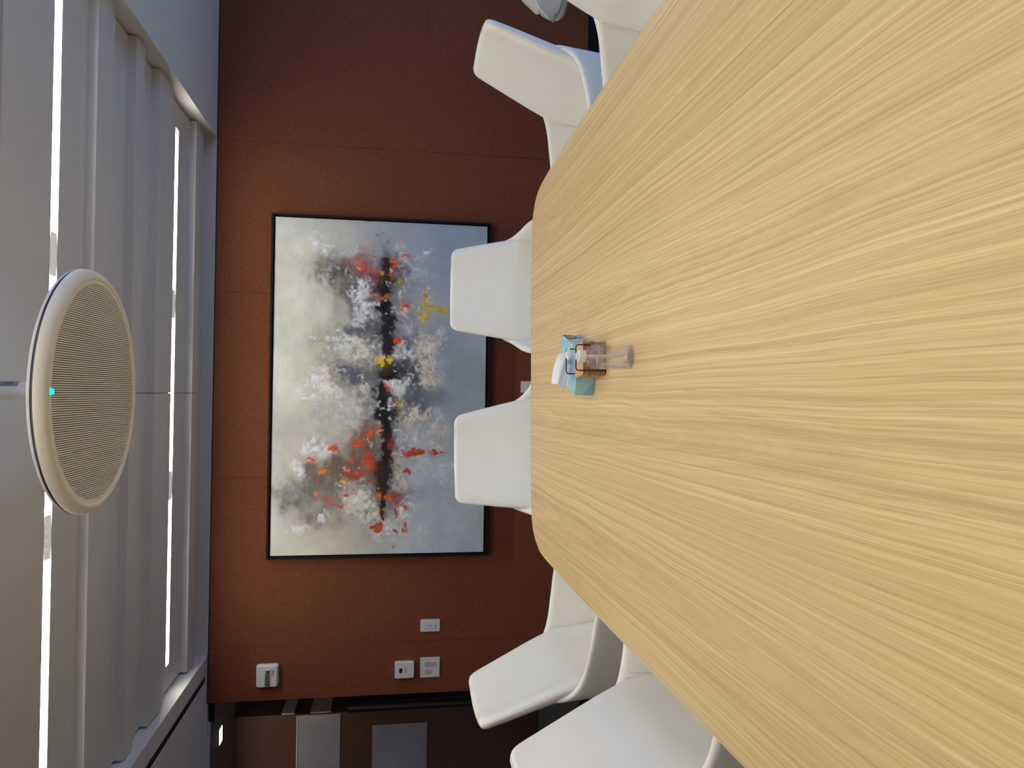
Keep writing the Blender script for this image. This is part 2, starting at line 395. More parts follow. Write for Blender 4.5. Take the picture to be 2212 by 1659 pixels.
# ---------------------------------------------------------------- linear ceiling lights
def led_row(y, label, hid=False):
    t = thing('linear_light', label, 'ceiling light', (-.03, y, Z_HI), 0, 'linear lights between the ceiling boards')
    bm = bmesh.new(); box(bm, -1.40, 1.40, -LW-.003, LW+.003, .012, .04); obj('housing', bm, 'white_plastic', t)
    for x0, x1 in ((.557, 1.397), (-.391, .405), (-1.397, -.545)):
        bm = bmesh.new(); box(bm, x0, x1, -LW, LW, .006, .0118); obj('diffuser', bm, 'led_diffuser', t)
    for x0, x1 in ((.408, .554), (-.542, -.394)):
        bm = bmesh.new(); n = 5; d = (x1-x0)/n
        for k in range(n):
            a, b = x0+k*d, x0+(k+1)*d; m = .012; top = .009
            o_ = [(a, -LW, .001), (b, -LW, .001), (b, LW, .001), (a, LW, .001)]; c_ = (a+b)/2
            i_ = [(c_-m/2, -m/2, top), (c_+m/2, -m/2, top), (c_+m/2, m/2, top), (c_-m/2, m/2, top)]
            grid_rows(bm, [o_, i_], True, False, True)
        obj('louvre_cells', bm, 'led_cell', t)
led_row(4.25, 'bright linear light strip in the ceiling nearest the rust fabric wall')
led_row(2.785, 'bright linear light strip in the ceiling passing behind the round microphone')
for y, lb in ((1.32, 'linear light strip in the ceiling between the round microphone and the camera'), (-.145, 'linear light strip in the ceiling above the near table end'), (-1.61, 'linear light strip in the ceiling by the wall behind the camera')):
    led_row(y, lb)

# ---------------------------------------------------------------- round ceiling microphone
mc = thing('ceiling_microphone', 'round white ceiling microphone with slotted cream face and green light', 'microphone', (-.0065, 2.16, 2.06))
R0 = .3175
bm = bmesh.new()
lathe(bm, [(.288, .006), (.290, .001), (.295, -.001), (.303, .001), (.311, .008), (.3165, .018), (R0, .026)], 96, cap0=False, cap1=False); obj('rim', bm, 'mic_cream', mc, True, 80)
bm = bmesh.new(); lathe(bm, [(R0-.003, .0265), (R0-.003, .032)], 96, cap0=True, cap1=True); obj('rim_groove', bm, 'mic_rim_dark', mc, True)
bm = bmesh.new(); lathe(bm, [(R0-.001, .0322), (R0, .035), (R0-.004, .040), (.25, .046), (.06, .052), (.0, .052)][:-1], 96, cap0=True, cap1=True); obj('top_cover', bm, 'white_gloss', mc, True)
bm = bmesh.new(); lathe(bm, [(.289, .0065), (.289, .0105)], 72); obj('grille_backing', bm, 'mic_dark', mc)
bm = bmesh.new(); pitch = .0054; k = -54
while k <= 54:
    x = k*pitch; hw = .00165
    if abs(x)+hw < .288:
        L = math.sqrt(.289**2-(abs(x)+hw)**2)
        box(bm, x-hw, x+hw, -L, L, .0022, .0064)
    k += 1
# slots stop short of the rim: blank ring
rows = []
gr = obj('grille_slats', bm, 'mic_cream', mc); gr['kind'] = 'stuff'
bm = bmesh.new(); lathe(bm, [(.280, .0064), (.280, .0018), (.291, .0014), (.291, .0064)], 96, cap0=False, cap1=False); obj('blank_ring', bm, 'mic_cream', mc, True, 60)
bm = bmesh.new(); extrude_poly(bm, rrect(-.007, .007, -.292, -.268, .006), .0004, .0018); obj('status_light', bm, 'green_led', mc)
bm = bmesh.new(); lathe(bm, [(.034, .05), (.034, .062), (.0235, .066), (.0235, .37)], 32); pl = obj('mounting_pole', bm, 'white_gloss', mc, True)
bm = bmesh.new()
for z0, z1 in ((.185, .245),):
    n = 8; rr = .0238; rows = []
    for z in (z0, z1): rows.append([(rr*math.cos(a), rr*math.sin(a), z) for a in [math.radians(-62+58*i/n) for i in range(n+1)]])
    grid_rows(bm, rows, False)
lb = obj('pole_label', bm, 'grey_print', pl)
bm = bmesh.new()
for i in range(5):
    a0 = math.radians(-52+9*i); rr = .0240; z0 = .196+.002*(i % 2); rows = []
    for z in (z0, .226-.003*(i % 3)): rows.append([(rr*math.cos(a), rr*math.sin(a), z) for a in (a0, a0+math.radians(5))])
    grid_rows(bm, rows, False)
obj('label_print', bm, 'ink', pl)
bm = bmesh.new(); lathe(bm, [(.055, .356), (.055, .364)], 32); obj('ceiling_plate', bm, 'white_gloss', mc, True)

# ---------------------------------------------------------------- conference table
tb = thing('conference_table', 'long pale oak conference table with rounded corners', 'table', (0, 0, 0))
right = [(.866, -.2), (.863, .8), (.854, 1.55), (.846, 2.1), (.830, 2.62), (.817, 2.86), (.795, 2.98), (.750, 3.05), (.690, 3.082), (.556, 3.096)]
far = [(.288, 3.083), (.005, 3.063), (-.274, 3.044), (-.42, 3.032), (-.502, 3.008), (-.552, 2.955), (-.580, 2.88), (-.594, 2.80), (-.599, 2.55), (-.600, 1.9), (-.593, 1.2), (-.588, .6), (-.584, -.2)]
outl = catmull(right, 5)+catmull(far, 5)
near = [(-.56, -.55), (-.50, -.64), (-.40, -.68), (.12, -.70), (.68, -.68), (.78, -.64), (.845, -.55)]
outl = [(p[0], p[1]) for p in outl]+[(p[0], p[1]) for p in catmull(near, 4)]
c0 = np.mean(np.array(outl), axis=0)
def inset(d):
    out = []; n = len(outl); P = np.array(outl)
    for i in range(n):
        tn = P[(i+1) % n]-P[i-1]; tn = tn/np.linalg.norm(tn); nr = np.array((-tn[1], tn[0]))
        if np.dot(nr, c0-P[i]) < 0: nr = -nr
        out.append(tuple(P[i]+nr*d))
    return out
bm = bmesh.new()
prof = [(.12, .700), (.035, .706), (.004, .727), (.0008, .7355), (.0, .7372), (.0006, .7390), (.0018, .74)]
rows = [[(x, y, z) for x, y in inset(d)] for d, z in prof]
grid_rows(bm, rows, True, True, True); obj('table_top', bm, 'oak', tb, True, 50)
for y in (.55, 2.15):
    bxo('pedestal', 'table_underside', tb, -.14, .39, y-.09, y+.09, .02, .700, bev=.01)
    bxo('foot_plate', 'black_frame', tb, -.16, .41, y-.11, y+.11, 0, .02, bev=.004)

# ---------------------------------------------------------------- chairs
def front_y(yf, s_):                # pillow-like front: hollow middle, ridge inside the seam, rolled edge
    e = abs(s_)
    return yf+.022*s_*s_-.010*max(0, (e-.86)/.14)**2.2+.005*math.exp(-((e-.80)/.13)**2)
def back_mesh():
    bm = bmesh.new()
    keys = [(.43, -.212, .235, .050), (.50, -.232, .249, .052), (.58, -.248, .260, .054), (.651, -.262, .267, .054), (.74, -.300, .255, .050), (.82, -.337, .242, .046), (.90, -.374, .229, .042), (.96, -.401, .218, .038), (.986, -.413, .213, .036)]
    ks = np.array(keys); zt = .986
    zs = list(np.linspace(.43, .948, 26)) + [.956, .963, .969, .974, .978, .981, .9835, .985, .986]
    rows = []
    for z in zs:
        yf = np.interp(z, ks[:, 0], ks[:, 1]); w_ = np.interp(z, ks[:, 0], ks[:, 2]); th = np.interp(z, ks[:, 0], ks[:, 3])
        r = .034; dz = max(0, z-(zt-r)); w_ -= r-math.sqrt(max(0, r*r-dz*dz))
        r = .013; dz = max(0, z-(zt-r)); sh = r-math.sqrt(max(0, r*r-dz*dz)); sh = min(sh, (th-.014)*.38)
        loop = []
        n = 22
        for i in range(n+1):             # front face, left to right
            s_ = -1+2*i/n; s_ = math.copysign(1-(1-abs(s_))**1.5, s_)
            loop.append((s_*w_*.995, front_y(yf, s_)-sh, z))
        yF, yR = yf+.012-sh, yf-th+.024+sh
        for f in (.2, .5, .8): loop.append((w_*(.995-.065*f+.03*math.sin(PI*f)), yF+(yR-yF)*f, z))
        for i in range(13):              # rear face
            s_ = 1-2*i/12
            loop.append((s_*w_*.93, yf-th+.030*s_*s_*.8+sh, z))
        for f in (.8, .5, .2): loop.append((-w_*(.995-.065*f+.03*math.sin(PI*f)), yF+(yR-yF)*f, z))
        rows.append(loop)
    mid = []
    for x, y, z in rows[-1]:           # close the top along its middle line
        a, b = max(-1, min(1, x/(w_*.995))), max(-1, min(1, x/(w_*.93)))
        mid.append((x, (front_y(yf, a)-sh+yf-th+.024*b*b+sh)/2, zt+.0012))
    rows.append(mid)
    grid_rows(bm, rows, True, True, False)
    return bm
ARM_P = catmull([(.222, -.312), (.248, -.302), (.268, -.272), (.288, -.210), (.306, -.12), (.315, -.02), (.313, .06), (.302, .14), (.276, .215)], 5)
ARM_ZT = catmull([(.765, 0), (.722, 0), (.680, 0), (.655, 0), (.640, 0), (.627, 0), (.612, 0), (.568, 0), (.470, 0)], 5)
ARM_ZB = catmull([(.44, 0), (.435, 0), (.43, 0), (.42, 0), (.415, 0), (.42, 0), (.43, 0), (.44, 0), (.453, 0)], 5)
def arm_pos(i, side):
    p = np.array(ARM_P[i]); q = np.array(ARM_P[min(i+1, len(ARM_P)-1)])-np.array(ARM_P[max(i-1, 0)]); q = q/np.linalg.norm(q)
    nr = np.array((q[1], -q[0]))   # outward for +x side
    return p, nr
def arm_mesh(side):
    bm = bmesh.new(); rows = []
    for i in range(len(ARM_P)):
        p, nr = arm_pos(i, side); zt = ARM_ZT[i][0]; zb = ARM_ZB[i][0]; th = .027
        if i > len(ARM_P)-5: th *= .55+.45*(len(ARM_P)-1-i)/4
        loop = []
        H = zt-zb
        prof = [(-.5, 0), (-.5, .3), (-.5, .6), (-.5, .85), (-.5, 1-.014/H), (-.36, 1-.005/H), (-.12, 1), (.18, 1), (.40, 1-.004/H), (.5, 1-.012/H), (.5, .85), (.5, .6), (.5, .3), (.45, 0)]
        for a, h in prof:
            lean = .03*(h-.9)            # wings open outwards towards the top
            q = p+nr*(a*th+lean)
            loop.append((side*q[0], q[1], zb+h*H))
        rows.append(loop)
    grid_rows(bm, rows, True, True, True)
    return bm
def seat_mesh():
    bm = bmesh.new(); rows = []
    for z, g in ((.385, .80), (.392, .90), (.405, .965), (.425, 1.0), (.448, 1.0), (.462, .975), (.470, .93), (.474, .85), (.476, .6), (.477, .25)):
        loop = []
        for k in range(48):
            a = 2*PI*k/48; c, s_ = math.cos(a), math.sin(a); e = .45
            x = math.copysign(abs(c)**e, c)*.272*g; y = math.copysign(abs(s_)**e, s_)*.225*g-.004
            if y < 0: x *= 1-.10*min(1, -y/.25)
            loop.append((x, y, z))
        rows.append(loop)
    grid_rows(bm, rows, True, True, True); return bm
def dashes(bm, pts, step=.0062, fill=.62, r=.0008, off=None):
    P = [Vector(p) for p in pts]; L = [0]
    for a, b in zip(P, P[1:]): L.append(L[-1]+(b-a).length)
    def at(s_):
        for i in range(len(P)-1):
            if s_ <= L[i+1]:
                return P[i].lerp(P[i+1], (s_-L[i])/max(1e-9, L[i+1]-L[i]))
        return P[-1]
    s_ = 0
    while s_ < L[-1]-step:
        tube(bm, [at(s_), at(s_+step*fill)], r, 4); s_ += step
def make_chair():
    root = thing('conference_chair', 'x', 'chair')
    bk = obj('backrest', back_mesh(), 'leather', root, True, 60)
    # seam lines of the backrest: two rows of stitches along each side edge
    ks = np.array([(.665, -.268, .265), (.74, -.300, .255), (.82, -.337, .242), (.90, -.374, .229), (.950, -.3965, .220)])
    for s_ in (-1, 1):
        bm = bmesh.new()
        dashes(bm, [(s_*x*.978, front_y(y, .983), z) for z, y, x in ks])
        dashes(bm, [(s_*(x*.99+.0004), y+.012-.008, z) for z, y, x in ks])
        obj('edge_stitching', bm, 'stitch', bk)['kind'] = 'stuff'
        ar = obj('arm', arm_mesh(s_), 'leather', root, True, 60)
        bm = bmesh.new()
        for ii in (12, 13):
            p, nr = arm_pos(ii, s_); zt = ARM_ZT[ii][0]
            q = p-nr*.0139
            dashes(bm, [(s_*(q[0]+nr[0]*.03*(h-.9)), q[1]+nr[1]*.03*(h-.9), ARM_ZB[ii][0]+h*(zt-ARM_ZB[ii][0])) for h in (.30, .6, .85, .94)])
        obj('seam_stitching', bm, 'stitch', ar)['kind'] = 'stuff'
        bm = bmesh.new()
        pts = []
        for ii in range(13, len(ARM_P)-3):
            p, nr = arm_pos(ii, s_); q = p+nr*.0135; pts.append((s_*q[0], q[1], ARM_ZT[ii][0]-.012))
        tube(bm, pts, .0016, 6); obj('piping', bm, 'leather', ar, True)
    obj('seat', seat_mesh(), 'leather', root, True, 60)
    bm = bmesh.new(); lathe(bm, [(.10, .372), (.10, .384)], 32); obj('seat_plate', bm, 'polished_aluminium', root, True)
    bm = bmesh.new(); lathe(bm, [(.034, .085), (.034, .21), (.024, .215), (.024, .372)], 24); obj('column', bm, 'chrome', root, True)
    for k in range(4):
        a = PI/4+k*PI/2; bm = bmesh.new(); rows = []
        for f in (0, .5, 1):
            r = .02+f*.28; hw = .026-.010*f; z0 = .075-.038*f; z1 = .105-.048*f
            c, s_ = math.cos(a), math.sin(a)
            rows.append([(r*c-hw*s_*q, r*s_+hw*c*q, z) for q, z in ((-1, z0), (1, z0), (.8, z1), (-.8, z1))])
        grid_rows(bm, rows, True, True, True); lg = obj('base_leg', bm, 'polished_aluminium', root)
        bm = bmesh.new(); lathe(bm, [(.020, .0), (.022, .006), (.010, .014), (.008, .040)], 16, .285*math.cos(a), .285*math.sin(a)); obj('glide', bm, 'black_metal', lg, True)
    return root
def dup(root, parent=None):
    r = root.copy(); COL.objects.link(r); r.parent = parent
    for ch in list(root.children): dup(ch, r)
    return r
ch0 = make_chair()
# heading = direction the sitter faces; rz turns local +y to it
spots = [
    ((.929, 2.923, 0), math.radians(92.1), 'white leather chair on the window side whose blue-lit back edge shows, nearest the black baseboard'),
    ((.955, 2.101, 0), math.radians(92), 'white leather chair at the window side of the table, cropped by the picture edge'),
    ((-.712, 2.787, 0), math.radians(-92.2), 'white leather chair beside the glass door handles, with its whole back in view'),
    ((-.533, 1.791, 0), math.radians(-90), 'white leather chair nearest the camera on the door side, cropped by the picture edge'),
    ((.535, 3.733, 0), math.radians(176.6), 'white leather chair at the far table end, overlapping the yellow paint of the painting'),
    ((-.206, 3.352, 0), math.radians(195.8), 'white leather chair at the far table end, on the door side of the wall outlet'),
    ((2.325, 4.15, 0), math.radians(60), 'greyish shaded chair away from the table near the window corner, only an arm tip showing'),
]
for i, (loc, rz, lbl) in enumerate(spots):
    c = ch0 if i == 0 else dup(ch0)
    c.location = loc; c.rotation_euler = (0, 0, rz); c['label'] = lbl; c['category'] = 'chair'; c['group'] = 'white conference chairs'

# ---------------------------------------------------------------- painting
def fbm(h, w_, fx, fy, seed, octs=4, gain=.55):
    rng = np.random.default_rng(seed); out = np.zeros((h, w_)); amp = 1; tot = 0
    for o in range(octs):
        nx, ny = int(fx*2**o)+3, int(fy*2**o)+3
        g = rng.random((ny, nx))
        xs = np.linspace(0, nx-2.001, w_); ys = np.linspace(0, ny-2.001, h)
        xi = xs.astype(int); yi = ys.astype(int); xf = xs-xi; yf = ys-yi
        xf = xf*xf*(3-2*xf); yf = yf*yf*(3-2*yf)
        a = g[np.ix_(yi, xi)]; b = g[np.ix_(yi, xi+1)]; c = g[np.ix_(yi+1, xi)]; d = g[np.ix_(yi+1, xi+1)]
        out += amp*((a*(1-xf)+b*xf)*(1-yf)[:, None]+(c*(1-xf)+d*xf)*yf[:, None]); tot += amp; amp *= gain
    out /= tot
    return np.clip(.5+(out-out.mean())/(out.std()*4.4), 0, 1)      # stretched to 0..1
def ss(a, b, x): t = np.clip((x-a)/(b-a), 0, 1); return t*t*(3-2*t)
def paint():
    W, H = 700, 440          # columns left to right, rows top to bottom
    # px: 0..955 downwards, py: 0..1540 from right to left (units of the brush list)
    PX = np.repeat(np.linspace(0, 955, H)[:, None], W, 1); PY = np.repeat(np.linspace(1540, 0, W)[None, :], H, 0)
    n1 = fbm(H, W, 5, 4, 1, 5); n2 = fbm(H, W, 26, 17, 2, 4); n3 = fbm(H, W, 75, 47, 3, 3, .8); n4 = fbm(H, W, 10, 7, 4, 5); n5 = fbm(H, W, 150, 22, 5, 3, .7)
    n6 = fbm(H, W, 12, 8, 6, 5); n7 = fbm(H, W, 30, 20, 7, 4); n8 = fbm(H, W, 14, 60, 8, 3)
    wx = PX+(n4-.5)*70+(n2-.5)*42+(n3-.5)*16; wy = PY+(n6-.5)*70+(n7-.5)*42+(n3-.5)*16
    L = lambda c: np.array(s2l(c))
    b = np.clip((wx+PX)/2/955, 0, 1)
    stops = [(0, (204, 207, 199)), (.12, (210, 209, 196)), (.30, (206, 204, 189)), (.42, (192, 192, 188)), (.52, (180, 184, 187)), (.62, (178, 185, 194)), (.78, (172, 182, 194)), (1.0, (172, 182, 192))]
    img = np.stack([np.interp(b, [s[0] for s in stops], [L(s[1])[k] for s in stops]) for k in range(3)], -1)
    img *= (1+(n1-.5)*.30+(n2-.5)*.14+(n8-.5)*.08)[..., None]
    def over(m, col):
        nonlocal img
        m = np.clip(m, 0, 1)[..., None]; img = img*(1-m)+np.asarray(col)*m
    over(.35*ss(480, 0, PY)*ss(.22, .7, b)+.25*ss(160, 0, PY), L((146, 160, 182)))
    over(.35*ss(1100, 1540, PY)*ss(.75, .2, b), L((200, 199, 187)))
    hgt = (n3-.5)*.0004
    def loc(X, Y): return X-(77-27*(Y-55)/1540), Y-55
    def soft(X, Y, rx, ry, col, al):
        X, Y = loc(X, Y); d = ((wx-X)/rx)**2+((wy-Y)/ry)**2
        over(np.exp(-d*.62)*al*1.2*(.6+.8*n2)*(.8+.4*n8), L(col)*.86)
    def dab(X, Y, rx, ry, col, al=.9, hh=.0016):
        nonlocal hgt
        X, Y = loc(X, Y); d = ((wx-X)/(rx*1.18))**2+((wy-Y)/(ry*1.18))**2; g = np.exp(-d*.75)
        m = ss(.16, .98, g*(.42+.62*n2+1.0*(n3-.35)))*al
        over(m*(.72+.5*n7), L(col)*(1+(n3-.5)*.30+(n5-.5)*.2)[..., None]); hgt = hgt+m*hh*n3
    def spot(X, Y, rx, ry, col, al=.95):
        nonlocal hgt
        X, Y = loc(X, Y); ax = PX+(n2-.5)*26+(n3-.5)*16; ay = PY+(n7-.5)*26+(n3-.5)*16
        d = ((ax-X)/(rx*1.1))**2+((ay-Y)/(ry*1.1))**2; g = np.exp(-d*.8)
        m = ss(.30, .60, g*(.55+.75*n3))*al
        over(.35*np.exp(-d*.30)*al*n2, L(col)); over(m, L(col)*(1+(n5-.5)*.5)[..., None]); hgt = hgt+m*.0014
    for a in [(340, 280, 80, 62, (84, 76, 68), .95), (410, 330, 60, 75, (96, 90, 86), .8), (290, 225, 60, 45, (126, 120, 112), .7), (470, 420, 60, 80, (104, 105, 108), .7),
              (430, 560, 85, 75, (110, 112, 118), .85), (500, 580, 50, 70, (98, 80, 92), .85), (420, 780, 85, 62, (92, 98, 108), .95), (330, 640, 55, 42, (128, 130, 136), .7), (560, 600, 90, 300, (104, 106, 112), .45), (550, 1050, 90, 350, (112, 110, 110), .45),
              (350, 1190, 90, 105, (104, 94, 82), .9), (430, 1090, 60, 95, (116, 98, 74), .8), (190, 1300, 85, 62, (124, 126, 128), .8), (280, 1270, 85, 75, (108, 102, 94), .8), (300, 1390, 80, 65, (140, 134, 122), .6), (230, 1000, 110, 90, (176, 176, 172), .5),
              (640, 560, 65, 95, (104, 110, 122), .7), (650, 750, 62, 72, (34, 38, 44), 1.1), (700, 870, 78, 55, (66, 72, 82), 1.0), (770, 890, 65, 45, (98, 106, 118), .8), (600, 290, 60, 65, (66, 64, 64), .95), (650, 640, 45, 45, (86, 92, 104), .7),
              (510, 900, 35, 90, (120, 120, 122), .6), (620, 1020, 45, 70, (108, 112, 118), .6), (510, 1260, 55, 80, (100, 96, 94), .7), (600, 1340, 65, 55, (122, 98, 110), .7), (480, 500, 45, 55, (88, 86, 92), .7),
              (800, 240, 130, 130, (156, 168, 188), .6), (880, 700, 95, 220, (152, 164, 182), .6), (860, 1000, 115, 110, (158, 168, 182), .5), (500, 330, 38, 60, (138, 80, 96), .85), (440, 235, 42, 32, (172, 118, 124), .75), (720, 760, 200, 60, (140, 150, 164), .3)]: soft(*a)
    WHT, CRM, GRY = (224, 228, 232), (212, 205, 190), (190, 195, 202)
    for a in [(265, 175, 60, 38, WHT), (320, 330, 26, 70, (196, 198, 196), .7), (390, 200, 65, 34, GRY, .8), (470, 370, 45, 40, WHT), (480, 490, 80, 50, WHT, .85), (330, 610, 45, 25, WHT, .8), (380, 660, 75, 34, (210, 212, 212)), (450, 690, 65, 48, CRM), (530, 640, 50, 40, GRY, .7),
              (300, 790, 55, 50, CRM, .85), (250, 800, 60, 38, WHT, .8), (215, 870, 35, 14, WHT), (320, 865, 65, 26, WHT, .7), (480, 830, 28, 24, CRM), (400, 930, 100, 55, (196, 196, 196), .8), (500, 880, 28, 70, (204, 204, 204), .85), (350, 1000, 90, 60, (186, 188, 188), .6),
              (260, 1105, 50, 45, WHT, .85), (200, 1180, 45, 28, (210, 210, 208), .8), (180, 1225, 34, 36, WHT), (520, 1000, 16, 48, CRM), (510, 1075, 15, 45, (205, 203, 200)), (440, 1290, 65, 50, (176, 172, 165), .7), (470, 1370, 60, 60, (210, 208, 200), .9), (500, 1420, 45, 50, (210, 208, 202), .9),
              (320, 1400, 15, 20, WHT), (210, 1460, 55, 25, WHT, .7), (560, 1480, 55, 38, (204, 206, 210), .85), (600, 650, 80, 32, GRY, .9), (660, 660, 45, 42, WHT, .85), (760, 640, 50, 65, CRM), (735, 730, 42, 85, CRM), (780, 770, 28, 48, (208, 200, 184)), (800, 600, 55, 45, (190, 184, 178), .8),
              (610, 840, 45, 32, WHT, .9), (600, 870, 38, 22, (212, 212, 210)), (680, 940, 75, 38, CRM), (660, 980, 48, 34, (200, 192, 176), .9), (740, 1040, 90, 65, (182, 182, 182), .9), (790, 1030, 45, 50, (192, 190, 186), .9), (640, 1060, 45, 55, (180, 186, 194), .85), (560, 1120, 30, 60, (120, 110, 110), .5),
              (625, 1170, 30, 60, CRM, .9), (620, 1270, 30, 50, (204, 200, 190), .9), (790, 1230, 50, 45, GRY, .8), (830, 1310, 50, 65, (176, 180, 186), .8), (850, 1195, 34, 16, (200, 200, 200)), (740, 1160, 40, 28, (190, 194, 200), .8), (670, 1390, 45, 38, GRY, .8), (620, 1410, 34, 34, WHT, .8), (580, 1500, 34, 22, WHT, .85),
              (700, 290, 80, 45, (172, 178, 188), .8), (720, 180, 34, 16, WHT, .9), (660, 210, 45, 34, (190, 192, 196), .8), (620, 500, 55, 34, GRY, .85), (660, 540, 45, 45, (182, 186, 194), .8), (690, 380, 65, 55, (164, 170, 180), .8), (960, 1450, 34, 55, (174, 179, 184), .7), (835, 530, 28, 28, (200, 204, 210), .85), (750, 360, 16, 12, WHT, .9), (560, 660, 38, 25, WHT, .8)]:
        dab(*a)
    # the dark spine
    sp = np.array([(225, 565, 7), (280, 566, 18), (330, 562, 31), (385, 558, 27), (412, 560, 13), (440, 559, 20), (560, 570, 28), (650, 572, 25), (690, 566, 5), (735, 568, 40), (790, 590, 32), (812, 556, 4), (850, 546, 22), (950, 555, 31), (1050, 560, 22), (1150, 552, 26), (1220, 548, 26), (1300, 545, 16), (1380, 542, 9), (1440, 540, 4)])
    yy = PY+55+(n7-.5)*34; cxl = np.interp(yy, sp[:, 0], sp[:, 1])-(77-27*(yy-55)/1540); hw = np.interp(yy, sp[:, 0], sp[:, 2]*1.15, left=-30, right=-30)
    ax = np.abs(PX+(n2-.5)*34+(n4-.5)*16-cxl)
    over(np.exp(-(ax/(np.maximum(hw, 1)*2.1))**2)*(hw > 4)*.95*(.35+.9*n2), L((44, 44, 48)))
    over(ss(1.45, .55, ax/np.maximum(hw, .5)+(n3-.5)*1.1)*(hw > 0)*(.86+.2*n7), L((16, 17, 20)))
    ORG, RED, YEL = (212, 84, 28), (164, 52, 32), (202, 174, 30)
    for a in [(600, 250, 20, 18, ORG), (460, 270, 12, 8, ORG), (500, 290, 26, 8, (204, 92, 60)), (548, 412, 26, 9, (196, 98, 30)), (655, 458, 20, 14, ORG), (645, 435, 10, 20, (206, 120, 84), .6), (618, 620, 17, 14, ORG), (590, 310, 8, 10, (190, 90, 30)), (570, 825, 10, 10, ORG), (490, 1035, 14, 14, ORG), (440, 1078, 22, 14, ORG), (525, 1022, 8, 12, ORG),
              (330, 1118, 14, 14, ORG), (275, 1215, 20, 13, (236, 120, 36)), (225, 1160, 28, 6, ORG), (305, 1335, 17, 10, ORG), (250, 1315, 9, 12, (222, 122, 60)), (580, 1345, 19, 13, ORG), (515, 1470, 26, 30, RED), (520, 1475, 12, 16, ORG), (605, 1500, 10, 8, RED), (640, 1470, 8, 16, (180, 80, 60)), (665, 1220, 14, 8, RED), (690, 1130, 48, 15, RED), (700, 1126, 20, 7, ORG), (790, 1127, 34, 4, RED),
              (485, 1170, 20, 44, (178, 66, 44)), (425, 1226, 46, 22, (168, 74, 50)), (480, 1190, 10, 18, ORG), (578, 1095, 15, 26, (150, 46, 34)), (532, 1330, 11, 22, (186, 104, 30)), (350, 1370, 20, 6, (190, 80, 60)), (395, 1325, 9, 10, (180, 70, 54)), (640, 1385, 9, 6, ORG), (595, 1405, 9, 24, (160, 60, 44)), (420, 1130, 9, 5, RED), (655, 207, 18, 6, (206, 96, 66)), (400, 1165, 14, 8, (190, 92, 60)), (545, 1395, 6, 8, YEL), (510, 392, 8, 6, (214, 130, 96)),
              (535, 300, 14, 16, (200, 170, 36)), (627, 325, 12, 18, YEL), (755, 440, 26, 34, (196, 174, 60), .75), (735, 490, 15, 22, (214, 180, 40)), (815, 460, 26, 13, (206, 180, 36)), (750, 400, 14, 14, (190, 150, 50)), (535, 708, 18, 18, (224, 194, 26)), (575, 697, 13, 11, (226, 198, 60)), (622, 910, 13, 15, (186, 160, 40)), (375, 1262, 9, 9, (224, 190, 60)),
              (605, 1340, 24, 30, (140, 70, 84), .7), (435, 240, 20, 18, (182, 116, 116), .6), (520, 320, 13, 28, (134, 60, 78), .7)]: spot(*a)
    # dry white and dark flecks
    core = np.exp(-((PX-520)/260)**2)*ss(60, 260, PY)*ss(1540, 1380, PY)
    fl = ss(.70, .86, .62*n3+.38*n2)*ss(.42, .66, n6)*core*.75
    over(fl, L((226, 229, 232))); hgt = hgt+fl*.0012
    over(ss(.30, .14, .62*n3+.38*n7)*ss(.5, .7, n4)*np.exp(-((PX-500)/130)**2)*.6, L((48, 48, 50)))
    return W, H, np.clip(img*1.16, 0, .92), hgt
FX0, FX1, FZ0, FZ1 = -1.001, 1.068, .687, 2.014
pt = thing('framed_painting', 'large abstract grey painting with a black streak, in a black frame', 'painting', (0, YB-.002, FZ0))
W, H, img, hgt = paint()
cx0, cx1, cz0, cz1 = FX0+.020, FX1-.020, .026, FZ1-FZ0-.020
xs = np.repeat(np.linspace(cx0, cx1, W)[None, :], H, 0); zs = np.repeat(np.linspace(cz1, cz0, H)[:, None], W, 1)
co = np.stack([xs, -.034-hgt, zs], -1).reshape(-1, 3).astype(np.float32)
ii = np.arange(W*H).reshape(H, W)
q = np.stack([ii[:-1, :-1], ii[1:, :-1], ii[1:, 1:], ii[:-1, 1:]], -1).reshape(-1, 4)
me = bpy.data.meshes.new('canvas'); me.vertices.add(len(co)); me.vertices.foreach_set('co', co.ravel())
me.loops.add(q.size); me.loops.foreach_set('vertex_index', q.ravel().astype(np.int32))
me.polygons.add(len(q)); me.polygons.foreach_set('loop_start', np.arange(0, q.size, 4, dtype=np.int32)); me.polygons.foreach_set('loop_total', np.full(len(q), 4, dtype=np.int32))
me.update(calc_edges=True); me.polygons.foreach_set('use_smooth', np.ones(len(q), dtype=bool))
at_ = me.color_attributes.new('paint', 'FLOAT_COLOR', 'POINT')
at_.data.foreach_set('color', np.concatenate([img.reshape(-1, 3), np.ones((W*H, 1))], 1).astype(np.float32).ravel())
t = NT('oil_paint'); v = t.coord('Object'); a_ = t.add('ShaderNodeAttribute'); a_.attribute_name = 'paint'
nz = t.noise(v, 120, 4, .65); t.set(Base_Color=t.mix(.22, a_.outputs[0], t.ramp(nz, [(.3, (.25, .25, .25)), (.7, (.75, .75, .75))]), 'OVERLAY'), Roughness=.5, Specular_IOR_Level=.3)
t.bump(nz, .25, .001); M['paint'] = t.m
obj('canvas', me, 'paint', pt)
bxo('stretcher', 'wall_white', pt, cx0, cx1, -.0335, -.012, cz0, cz1)
bxo('backing', 'black_frame', pt, FX0+.004, FX1-.004, -.0115, 0, .004, FZ1-FZ0-.004)
